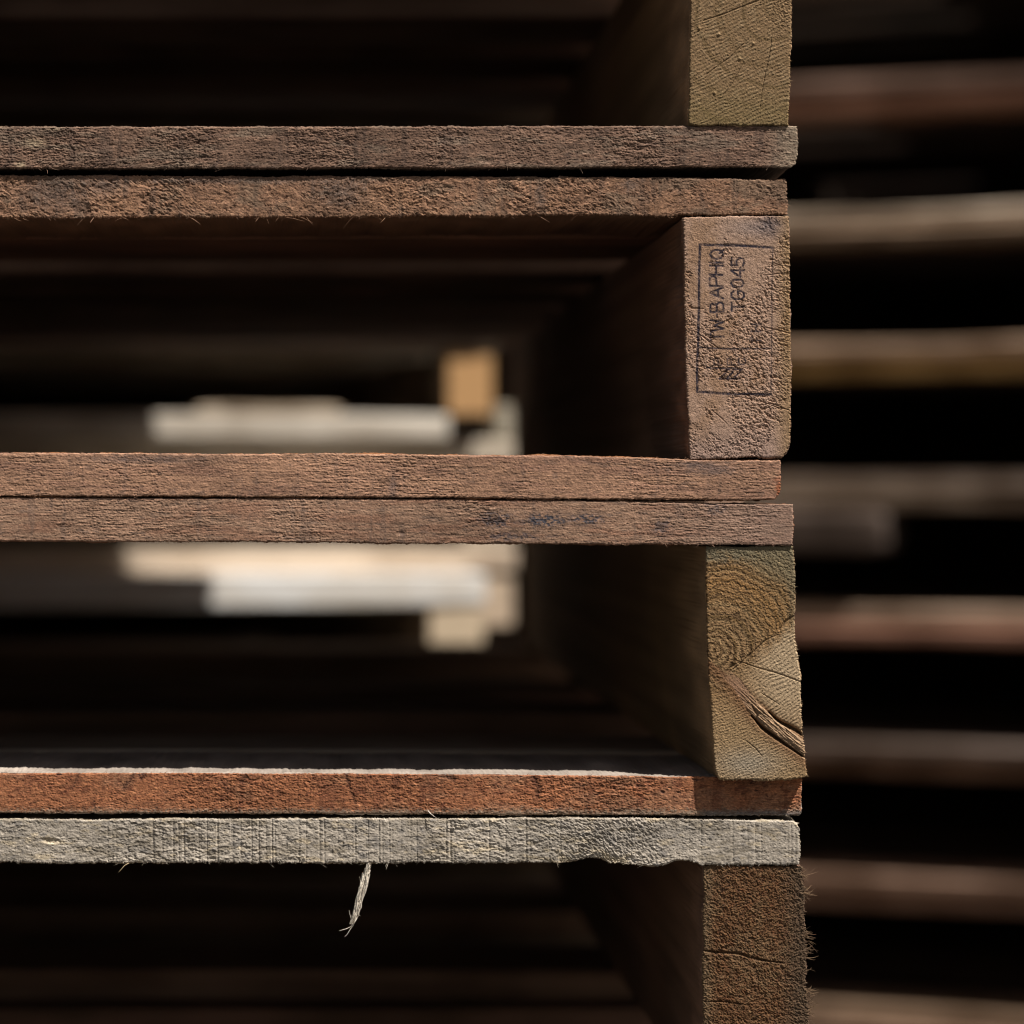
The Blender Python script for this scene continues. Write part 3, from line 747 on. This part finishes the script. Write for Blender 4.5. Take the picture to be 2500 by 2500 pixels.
def plain_pallet(root, x0, x1, y0, zt, zb, tb, sw, tops, bots, cols_, skip=(), x_str=None, bcols=None, end=None):
    """every board and stringer of a pallet between z zb and zt, in the root's frame"""
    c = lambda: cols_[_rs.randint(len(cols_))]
    for k, (a, b) in enumerate(tops):
        if ('t', k) in skip: continue
        m = wood(*c(), 'x'); e = _rs.uniform(-.004, .004)
        timber('deck_board', root, x0 + e, x1 + e, y0 + a, y0 + b, zt - tb, zt, m)
    for k, (a, b) in enumerate(bots):
        if ('b', k) in skip: continue
        m = wood(*(bcols or [c()])[k % len(bcols or [0])], 'x'); e = _rs.uniform(-.004, .004)
        timber('bottom_board', root, x0 + e, x1 + e, y0 + a, y0 + b, zb, zb + tb + (.0055 if bcols is GREYS and k == len(bots) - 1 else 0), m)
    xs = x_str if x_str else [(x0 + .004, x0 + .004 + sw), ((x0 + x1) / 2 - sw / 2, (x0 + x1) / 2 + sw / 2), (x1 - .004 - sw, x1 - .004)]
    for k, (a, b) in enumerate(xs):
        if ('s', k) in skip: continue
        m = wood(*c(), 'y')
        timber('stringer', root, a, b, y0 + tops[0][0] + .002, y0 + tops[-1][1] - .002, zb + tb + .0002, zt - tb - .0002, m, axis='y')

# ------------------------------------------------------------------ ground
def ground():
    n = 60; xs = np.concatenate([-np.geomspace(400, .4, n), np.geomspace(.4, 400, n)])
    X, Y = np.meshgrid(xs, xs + 0.5)
    Z = 0.0 * X
    idx = np.arange(X.size).reshape(X.shape)
    q = np.stack([idx[:-1, :-1], idx[:-1, 1:], idx[1:, 1:], idx[1:, :-1]], -1).reshape(-1, 4)
    m = bpy.data.materials.new('packed_earth_asphalt'); m.use_nodes = True
    t = m.node_tree; b = t.nodes['Principled BSDF']; b.inputs['Roughness'].default_value = .95
    nz = t.nodes.new('ShaderNodeTexNoise'); nz.inputs['Scale'].default_value = 60; nz.inputs['Detail'].default_value = 8
    tc = t.nodes.new('ShaderNodeTexCoord'); t.links.new(tc.outputs['Object'], nz.inputs[0])
    rp = t.nodes.new('ShaderNodeValToRGB'); rp.color_ramp.elements[0].color = (.02, .019, .018, 1); rp.color_ramp.elements[1].color = (.06, .056, .052, 1)
    t.links.new(nz.outputs[0], rp.inputs[0]); t.links.new(rp.outputs[0], b.inputs['Base Color'])
    bp = t.nodes.new('ShaderNodeBump'); bp.inputs['Distance'].default_value = .004; t.links.new(nz.outputs[0], bp.inputs['Height']); t.links.new(bp.outputs[0], b.inputs['Normal'])
    o = mesh_from('ground', np.stack([X, Y, Z], -1).reshape(-1, 3), q, [], None, m, None, 0)
    tag(o, kind='structure')
ground()

# ------------------------------------------------------------------ the sharp stack in front
MAIN = 'weathered hardwood pallets of the stack in sharp focus'
XL = float(pu(1940)) - LEN
def mroot(label, v):
    r = empty('wooden_pallet', (0, 0, 0)); tag(r, label, 'pallet', MAIN); return r
UL = VU + XL / S   # left end in photo px (outside the frame)
const = lambda v: (lambda q: np.full(np.shape(q), float(v)))
TB = 100 * S

def fine_board(name, root, T, B, R, y, w_, style, side, seed, fib=None, rr=0.0006, en=1.0, relief=0.62, tone=0.72):
    return front_piece(name, root, MAT_X, const(UL), interp(R), interp(T), interp(B), y, w_, G, style, side, seed,
                       u_fine=-40, left_end=True, fib=fib, round_r=rr, edge_noise=en, relief=relief, tone=tone)
def fine_stringer(root, L, R, T, B, y, style, side, seed, fib=None, rr=0.0007, g=0.00024, en=1.3, skew=0.0, relief=0.62, tone=0.72):
    return front_piece('stringer', root, MAT_END, interp(L), interp(R), interp(T), interp(B), y, LEN - .01, g, style, side, seed,
                       fib=fib, round_r=rr, edge_noise=en, back_skew=skew, relief=relief, tone=tone)

def main_rest(root, v_top, v_bot, tops, bots, skip, x1u, bcols=None):
    x1 = float(pu(x1u)); sw = .046
    xs = [(XL + .006, XL + .006 + sw), (XL + LEN / 2 - sw / 2, XL + LEN / 2 + sw / 2), (x1 - sw, x1)]
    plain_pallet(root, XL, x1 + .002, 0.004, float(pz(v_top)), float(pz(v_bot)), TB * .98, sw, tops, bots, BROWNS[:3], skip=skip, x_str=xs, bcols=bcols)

# A: only the lower half is in the picture
A = mroot('topmost sharp pallet, its olive tan stringer end cut off by the top of the picture', 0)
main_rest(A, -377, 411, TOP_Y, BOT_Y, [('b', 0), ('s', 2)], 1930)
fine_stringer(A, [(-280, 1688), (0, 1686), (307, 1680)], [(-280, 1936), (0, 1932), (150, 1929), (307, 1924)],
              [(1600, -277), (2000, -277)], [(1680, 307.5), (1800, 306.5), (1924, 307)], -.0008, style_sA, alb(92, 74, 56), 11, tone=.60,
              fib=many(edge_fibres(60, 'right', -50, 330, .0003, .0012, r=.00007), edge_fibres(40, 'bottom', 1680, 1925, .0002, .0008, r=.00006), face_fibres(60, .0004, .001, 30, 60, r=.00006)))
fine_board('bottom_board', A, [(-6000, 310), (0, 310), (900, 309), (1500, 308), (1950, 307.5)],
           [(-6000, 411), (0, 411), (600, 411), (1400, 409), (1700, 407), (1947, 409)],
           [(300, 1946), (385, 1948), (400, 1942), (409, 1930)], 0.0, .12, style_A, alb(100, 82, 68), 21, relief=.66, tone=.66,
           fib=many(edge_fibres(130, 'bottom', -20, 1930, .0003, .0018, r=.00008), edge_fibres(60, 'top', -20, 1930, .0002, .0012), face_fibres(1700, .0006, .0022, 0, 35, r=.00008), edge_fibres(10, 'bottom', 0, 1500, .002, .0045, r=.00014)), rr=.0006)

# B: the stamped pallet
B_ = mroot('stamped pallet whose pinkish stringer end carries the blue-black ink marking', 0)
B_TOPS = [(0.0, .105), (.113, .255), (.345, .44), (.53, .63), (.70, .80), (.88, .97), (1.06, 1.165)]
main_rest(B_, 430, 1219, B_TOPS, BOT_Y, [('t', 0), ('b', 0), ('s', 2)], 1922)
fine_board('deck_board', B_, [(-6000, 427), (0, 427), (700, 430), (1500, 431), (1925, 437)],
           [(-6000, 532), (0, 532), (400, 531), (750, 529), (1000, 527), (1450, 524), (1600, 527), (1640, 528), (1660, 524), (1925, 523)],
           [(430, 1922), (530, 1924)], .0017, .105, style_B, alb(100, 80, 64), 31, relief=.46,
           fib=many(edge_fibres(170, 'bottom', -20, 1900, .0004, .0028, r=.00010), face_fibres(2600, .0006, .0022, 0, 50, r=.00009, lift=.35), edge_fibres(14, 'bottom', 0, 1500, .003, .007, r=.00016)), rr=.0006, en=1.6)
fine_stringer(B_, [(527, 1670), (700, 1671), (900, 1676), (1121, 1685)], [(527, 1928), (700, 1929), (950, 1933), (1080, 1931), (1098, 1925), (1116, 1911)],
              [(1670, 531), (1760, 528), (1820, 526), (1930, 527)], [(1680, 1121), (1800, 1119), (1850, 1115), (1880, 1117), (1930, 1117)], .0014, style_sB, alb(76, 60, 50), 41, tone=.78, relief=.52,
              fib=many(edge_fibres(70, 'left', 520, 1120, .0002, .0006, r=.00006), face_fibres(500, .0004, .0009, 0, 90, r=.00007, region=lambda u, v, rs: u > 1860 or rs.rand() < .35)), g=0.0002)
fine_board('bottom_board', B_, [(-6000, 1104), (0, 1105), (600, 1108), (860, 1107), (1000, 1110), (1400, 1113), (1640, 1120), (1720, 1124), (1905, 1124)],
           [(-6000, 1211), (0, 1211), (450, 1212), (900, 1214), (1400, 1218), (1860, 1221), (1907, 1220)],
           [(1105, 1900), (1130, 1907), (1195, 1907), (1212, 1901), (1221, 1890)], .0012, .12, style_Bb, alb(120, 80, 52), 51, relief=.5, tone=.80,
           fib=many(edge_fibres(120, 'top', -20, 1900, .0003, .0026, r=.0001), edge_fibres(80, 'bottom', -20, 1880, .0003, .0016, r=.00009), face_fibres(500, .0005, .0014, 0, 25, r=.00007)))

# C: the pallet with the knot
C_ = mroot('pallet with a diagonal branch knot in its stringer end and a rusty red lower board', 0)
main_rest(C_, 1219, 1997, TOP_Y, [(0.0, .12), (.155, .25), (.42, .52), (.66, .76), (1.05, 1.165)], [('t', 0), ('b', 0), ('s', 2)], 1940, GREYS)
fine_board('deck_board', C_, [(-6000, 1215), (0, 1215), (500, 1217), (1000, 1219), (1400, 1222), (1640, 1227), (1760, 1230), (1940, 1231)],
           [(-6000, 1322), (0, 1322), (700, 1323), (1000, 1327), (1400, 1328), (1720, 1330), (1940, 1331)],
           [(1230, 1936), (1250, 1938), (1331, 1938)], .0017, .105, style_Ct, alb(100, 66, 46), 61, relief=.5, tone=.80,
           fib=many(edge_fibres(120, 'bottom', -20, 1930, .0003, .0018, r=.00008), edge_fibres(60, 'top', -20, 1930, .0003, .0022), face_fibres(400, .0005, .0014, 0, 25, r=.00007)))
fine_stringer(C_, [(1334, 1724), (1590, 1729), (1680, 1734), (1760, 1740), (1850, 1745), (1880, 1748), (1905, 1757)],
              [(1334, 1938), (1400, 1944), (1500, 1942), (1560, 1944), (1600, 1951), (1660, 1956), (1770, 1961), (1810, 1964), (1850, 1968), (1893, 1972)],
              [(1720, 1333), (1800, 1336), (1940, 1334)], [(1750, 1906), (1830, 1905), (1900, 1905), (1945, 1900), (1972, 1893)], .0026, style_sC, alb(84, 68, 50), 71, tone=.72, relief=.54,
              fib=many(edge_fibres(110, 'right', 1330, 1900, .0003, .0012, r=.00008), edge_fibres(50, 'top', 1724, 1940, .0002, .001), edge_fibres(60, 'bottom', 1740, 1970, .0002, .0008),
                       face_fibres(160, .0004, .0013, 30, 70, r=.00007, gain=1.5, region=lambda u, v, rs: v < 1620)))
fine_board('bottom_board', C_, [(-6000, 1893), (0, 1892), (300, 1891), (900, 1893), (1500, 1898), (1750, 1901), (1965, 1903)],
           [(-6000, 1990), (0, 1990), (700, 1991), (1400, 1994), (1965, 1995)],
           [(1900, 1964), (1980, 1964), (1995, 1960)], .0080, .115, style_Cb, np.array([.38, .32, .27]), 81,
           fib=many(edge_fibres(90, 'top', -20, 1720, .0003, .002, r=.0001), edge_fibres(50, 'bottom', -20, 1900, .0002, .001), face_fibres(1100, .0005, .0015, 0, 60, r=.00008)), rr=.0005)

# D: silver-grey board on top, furry dark stringer
D_ = mroot('lowest sharp pallet with a silver-grey coarse board over a furry dark brown stringer', 0)
main_rest(D_, 2003, 2803, TOP_Y, BOT_Y, [('t', 0), ('s', 2)], 1965)
dbo = fine_board('deck_board', D_, [(-6000, 2004), (0, 2005), (800, 2003), (1500, 2001), (1900, 2007), (1945, 2008), (1960, 2014)],
           [(-6000, 2111), (0, 2111), (800, 2112), (1390, 2110), (1440, 2098), (1475, 2099), (1492, 2112), (1560, 2116), (1610, 2119), (1640, 2114), (1665, 2104), (1690, 2108), (1722, 2118), (1960, 2116)],
           [(2004, 1953), (2025, 1959), (2080, 1960), (2118, 1958)], .0074, .105, style_D, alb(150, 138, 120), 91, tone=.82, relief=.58,
           fib=many(edge_fibres(200, 'bottom', -20, 1930, .0003, .0030, r=.00010), edge_fibres(150, 'top', -20, 1930, .0002, .0009), face_fibres(800, .0005, .0014, 0, 22, r=.00009)), rr=.0007, en=1.7)
fine_stringer(D_, [(2120, 1724), (2300, 1722), (2560, 1722), (2705, 1722)], [(2120, 1964), (2170, 1970), (2300, 1973), (2440, 1977), (2500, 1984), (2705, 1988)],
              [(1720, 2119), (1990, 2120)], [(1720, 2705), (1990, 2705)], .0082, style_sD, alb(70, 54, 44), 101, tone=.60,
              fib=many(edge_fibres(650, 'right', 2110, 2560, .0006, .0062, r=.00015, gain=1.9), face_fibres(1500, .0006, .0016, 20, 70, r=.00009, gain=1.35, lift=.5)), en=2.0)

# the torn splinter hanging from the grey board
def splinter():
    F = Fibres(); rs = np.random.RandomState(3); c = alb(190, 180, 165) * 1.25
    P = lambda u, v, y=.0085: np.array([float(pu(u)), y, float(pz(v))])
    path = [(903, 2106), (899, 2122), (893, 2140), (888, 2165), (879, 2195), (873, 2222), (868, 2240), (860, 2262)]
    def along(t):
        k = t * (len(path) - 1); i = min(int(k), len(path) - 2); f = k - i
        return np.array(path[i]) * (1 - f) + np.array(path[i + 1]) * f
    for s_ in range(90):
        t0 = rs.uniform(0, .75); t1 = min(1, t0 + rs.uniform(.15, .5)); o = rs.uniform(-1, 1) * (2 + 7 * math.sin(min(t0 + .1, 1) * pi)) * 1.0
        pts = []
        for k in range(6):
            u, v = along(t0 + (t1 - t0) * k / 5); pts.append(P(u + o + rs.normal() * 1.6 * (k / 5), v, .0080 + rs.uniform(-.0006, .0006)))
        F.add(pts, .00042 * rs.uniform(.6, 1.4), c * rs.uniform(.7, 1.15))
    def strand(pts, r): F.add([P(*p) for p in pts], r, c * rs.uniform(.8, 1.1))
    strand([(903, 2104), (898, 2128), (886, 2170), (876, 2215), (866, 2255), (860, 2270)], .0013)
    strand([(898, 2128), (890, 2160), (880, 2200), (873, 2228)], .0015)
    strand([(873, 2228), (866, 2250), (858, 2268), (846, 2274), (828, 2279)], .00045)
    strand([(864, 2264), (855, 2276), (848, 2288), (841, 2294)], .00028)
    strand([(868, 2234), (874, 2238), (881, 2243)], .0003)
    strand([(859, 2250), (855, 2240), (853, 2228)], .0002)
    strand([(884, 2165), (880, 2155), (878, 2144)], .0002)
    strand([(876, 2205), (879, 2218), (878, 2228)], .0005)
    return mesh_from('splinter', np.array(F.v), np.array(F.q), [], np.array(F.c), MAT_X, dbo, 0)
sp = splinter(); sp['label'] = 'pale frayed splinter hanging below the grey board'
def strand_obj(parent, pts, r, c):
    F = Fibres(); F.add([np.array([float(pu(a)), b, float(pz(v))]) for a, v, b in pts], r, c)
    o = mesh_from('splinter', np.array(F.v), np.array(F.q), [], np.array(F.c), MAT_X, parent, 0); return o
strand_obj(dbo, [(312, 2112, .0075), (302, 2117, .0065), (294, 2126, .006), (287, 2134, .006)], .0003, alb(170, 150, 120))
strand_obj(dbo, [(1046, 1984, .0072), (1052, 1990, .006), (1060, 1996, .0055), (1068, 2001, .006)], .0004, alb(170, 160, 150))

# the rest of the stack, above and below the picture
for k in range(3):
    r = mroot('weathered pallet carrying the sharp stack below the picture', 0)
    v0 = 2806 + 790 * k
    main_rest(r, v0, v0 + 787, TOP_Y, BOT_Y, [], 1935 + 8 * (k % 2))
for k in range(5):
    r = mroot('weathered pallet lying on the sharp stack above the picture', 0)
    v1 = -380 - 790 * k
    main_rest(r, v1 - 787, v1, TOP_Y, BOT_Y, [], 1940 + 6 * (k % 2))

# ------------------------------------------------------------------ stacks behind, out of focus
def at(u, v, y):      # photo pixel and depth -> world x, z
    f = (D + y) / D
    return (u - VU) * S * f, Z0 + (VV - v) * S * f

def two(c): c = np.array(c, float); return (tuple(c * (.58, .52, .46)), tuple(np.clip(c * 1.38, 0, .88)))

def pale(c): c = np.array(c, float); return (tuple(c * (.74, .70, .66)), tuple(np.clip(c * 1.16, 0, .90)))

# right: reddish and grey pallets, turned a little towards the left
RIGHT = 'blurred pallets of the stack at the right edge'
rr_ang = radians(-22)
rx, ry = 0.35, 2.058
hR = 0.1453
names = ['bottommost', 'second', 'third', 'fourth', 'fifth', 'sixth', 'seventh', 'eighth', 'ninth']
# colour of the pair at interface i: (upper board, lower board)
pairs = {7: ((.19, .12, .09), (.36, .20, .14)), 6: ((.44, .36, .28), (.20, .14, .095)), 5: ((.43, .30, .21), (.52, .35, .15)),
         4: ((.62, .52, .43), (.20, .15, .11)), 3: ((.36, .26, .19), (.25, .13, .09)), 2: ((.16, .12, .10), (.22, .13, .085)),
         1: ((.31, .20, .145), (.28, .17, .12)), 0: ((.22, .15, .10), (.2, .13, .09))}
pair_txt = {8: 'top of the blurred right-hand stack', 7: 'dull reddish brown', 6: 'pale grey-tan', 5: 'orange brown', 4: 'grey brown', 3: 'dark reddish', 2: 'very dark brown', 1: 'pinkish brown', 0: 'tan brown'}
for i in range(12):
    zb = 0.012 + hR * i; zt = zb + hR - .001
    r = empty('wooden_pallet', (rx + (.012 if i % 2 else 0), ry + .006 * ((i * 7) % 3), 0), rr_ang + radians(.6 * ((i * 5) % 3 - 1)))
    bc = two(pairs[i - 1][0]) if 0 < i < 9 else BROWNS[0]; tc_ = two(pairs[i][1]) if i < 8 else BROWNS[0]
    plain_pallet(r, 0, LEN, 0, zt, zb, .0185, .046, TOP_Y, BOT_Y, SHADE_DARK, skip=[('t', 0), ('b', 0)])
    d = timber('deck_board', r, 0, LEN, 0, .105, zt - .0185, zt, wood(*tc_, 'x'), irr=.0012, bev=.003)
    b = timber('bottom_board', r, .003, LEN, -.001, .12, zb, zb + .0185, wood(*bc, 'x'), irr=.0012, bev=.003)
    up = {11: 'a blurred pallet high in the right-hand stack, out of the picture', 10: 'a blurred pallet high in the right-hand stack, out of the picture', 9: 'a blurred pallet high in the right-hand stack, out of the picture', 8: 'blurred pallet at the top right corner of the picture, above the dull reddish boards',
          7: 'blurred right-hand pallet between the dull reddish boards and the pale grey-tan boards',
          6: 'blurred right-hand pallet between the pale grey-tan boards and the orange-brown boards',
          5: 'blurred right-hand pallet between the orange-brown boards and the grey boards at mid height',
          4: 'blurred right-hand pallet beside the knotted stringer, below the grey boards at mid height',
          3: 'blurred right-hand pallet beside the knot, its lower board nearly black brown',
          2: 'blurred right-hand pallet beside the silver-grey board, above the pinkish brown boards',
          1: 'blurred right-hand pallet beside the furry stringer, under the pinkish brown boards',
          0: 'lowest blurred right-hand pallet, in the bottom right corner'}[i]
    tag(r, up, 'pallet', RIGHT)
# block wedged under the mid-height board
blk_root = empty('timber_offcut', (rx, ry, 0), rr_ang)
x_a = 0.04
o = timber('offcut_block', blk_root, .14, .30, -.004, .09, Z0 + (VV - 1345) * S / .408, .7189, wood(*two((.075, .055, .045)), 'x'), bev=.006)
tag(blk_root, 'small dark timber offcut fixed under the grey boards of the blurred right-hand stack', 'timber offcut')

# far: pale new pine pallets seen through the openings, turned towards the sun
FAR = 'pale pine pallets seen through the openings'
fa = radians(10)
PALE = [two((.62, .55, .46)), two((.66, .58, .47)), two((.56, .49, .40))]
mm = 0.238e-3 / .4875     # metres per 1932-px photo pixel there
Xf = lambda u: (u - 581) * mm
Zf = lambda v: Z0 + (943 - v) * mm
YR = 1.445
def far_pallet(z_top, z_bot, tb, u_right, dy, label, top_c, bot_c, str_c=None, u_bot=None, u_top=None, extra=None, sx=None):
    xr = Xf(u_right)
    r = empty('pine_pallet', (xr, YR + dy + (xr - .17) * .176, 0), fa)
    tag(r, label, 'pallet', FAR)
    L2 = 1.08
    xs = sx if sx else [(-.05, -.002)]
    xs = [(-L2 + .002, -L2 + .05), (-L2 / 2 - .024, -L2 / 2 + .024)] + xs
    plain_pallet(r, -L2, 0, 0, z_top, z_bot, tb, .046, TOP_Y[:6] + [(1.0, 1.1)], BOT_Y[:3] + [(1.0, 1.1)], PALE,
                 skip=[('t', 0), ('b', 0)] + [('s', k) for k in range(2, len(xs))], x_str=xs)
    timber('deck_board', r, -L2, 0 if u_top is None else Xf(u_top) - xr, -.001, .105, z_top - tb, z_top, wood(*pale(top_c), 'x'))
    timber('bottom_board', r, -L2, 0 if u_bot is None else Xf(u_bot) - xr, -.001, .12, z_bot, z_bot + tb, wood(*pale(bot_c), 'x'))
    for k in range(2, len(xs)):
        timber('stringer', r, xs[k][0], xs[k][1], .002, 1.122 - max(dy, 0), z_bot + tb + .0002, z_top - tb - .0002, wood(*BROWNS[1], 'y', end=(*(str_c or (.6, .5, .38)), .006)), axis='y')
    if extra: extra(r, xr)
    return r
zi12, zi23 = Zf(829), Zf(1080)
tb1 = .0215
far_pallet(zi12 + .1020, zi12 + .0008, tb1, 937, 0, 'pale far pine pallet with an orange stringer end, seen through the stamped pallet',
           (.14, .11, .08), (.62, .56, .48), (.66, .38, .17), u_bot=845, sx=[(-(937 - 843) * mm, -.003)])
far_pallet(zi12, zi23 + .0008, tb1, 979, .022, 'pine pallet whose tan lower board shows just below the middle pair of sharp boards',
           (.52, .45, .36), (.56, .46, .36))
def comp(r, xr):
    timber('stringer', r, Xf(918) - xr, Xf(980) - xr, .03, 1.0, Zf(1182), Zf(1090), wood(*BROWNS[1], 'y', end=(.62, .48, .35, .034)), axis='y')
far_pallet(zi23, zi23 - .1327, .0295, 912, -.042, 'brightest far pine pallet with a cream top board, seen through the knotted pallet',
           (.88, .84, .77), (.55, .48, .38), (.76, .60, .42), sx=[(-(912 - 805) * mm, -.001)], extra=comp)
for k in range(4):
    z = zi23 - .1329 * (k + 1) - .0004
    far_pallet(z, z - .1322, tb1, 930 + 10 * (k % 2), -.02 + .01 * k, 'pine pallet low in the far stack, hidden in the dark openings', (.55, .48, .4), (.55, .48, .4))
for k in range(6):
    z = zi12 + .1025 + .1329 * k + .001
    far_pallet(z + .1322, z, tb1, 930 + 10 * (k % 2), .01 * (k - 1), 'pine pallet high in the far stack, hidden in the dark openings', (.55, .48, .4), (.55, .48, .4))
# thin slat lying on the first far pallet
sl_root = empty('loose_slat', (Xf(937), YR, 0), fa)
o = timber('slat', sl_root, Xf(368) - Xf(937), Xf(640) - Xf(937), .0, .05, zi12 + .0008 + tb1 + .0003, zi12 + tb1 + .008, wood(*two((.55, .45, .34)), 'x'))
tag(sl_root, 'thin loose slat lying on the pale grey far boards', 'slat')

up_root = empty('timber_offcut', (Xf(960), YR + .03, 0), fa)
timber('offcut_block', up_root, -.010, .009, 0, .04, zi12 + .0010, Zf(762), wood(*two((.40, .37, .30)), 'x'), bev=.002)
tag(up_root, 'small pale offcut standing at the right end of the far pine boards', 'timber offcut')

# added turned stacks, stringer sides towards the camera, to block light from beyond
def blocker_stack(px, py, ang, n, h, group, label):
    for i in range(n):
        r = empty('wooden_pallet', (px, py + .003 * (i % 2), 0), ang + radians(90))
        zb = .002 + h * i
        plain_pallet(r, 0, LEN, -LEN, zb + h - .001, zb, .0185, .046, CLOSED, CLOSED, SHADE_DARK)
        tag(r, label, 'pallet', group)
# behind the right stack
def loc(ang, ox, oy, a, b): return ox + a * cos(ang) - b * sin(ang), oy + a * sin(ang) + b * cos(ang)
p = loc(rr_ang, rx, ry, -.30, LEN + .03); blocker_stack(p[0], p[1], rr_ang, 9, hR, 'added dark pallets blocking light behind the right stack', 'added light-blocking dark pallet turned sideways behind the blurred right-hand stack')
p = loc(fa, Xf(930), YR, -.58, 1.1 + .028); blocker_stack(p[0], p[1], fa, 9, hR, 'added dark pallets blocking light behind the pale stack', 'added light-blocking dark pallet turned sideways behind the pale pine stack')
p = loc(fa, Xf(930), YR, -.58 - 1.172, 1.1 + .04); blocker_stack(p[0], p[1], fa, 9, hR, 'added dark pallets blocking light behind the pale stack', 'added light-blocking dark pallet turned sideways behind the pale pine stack')
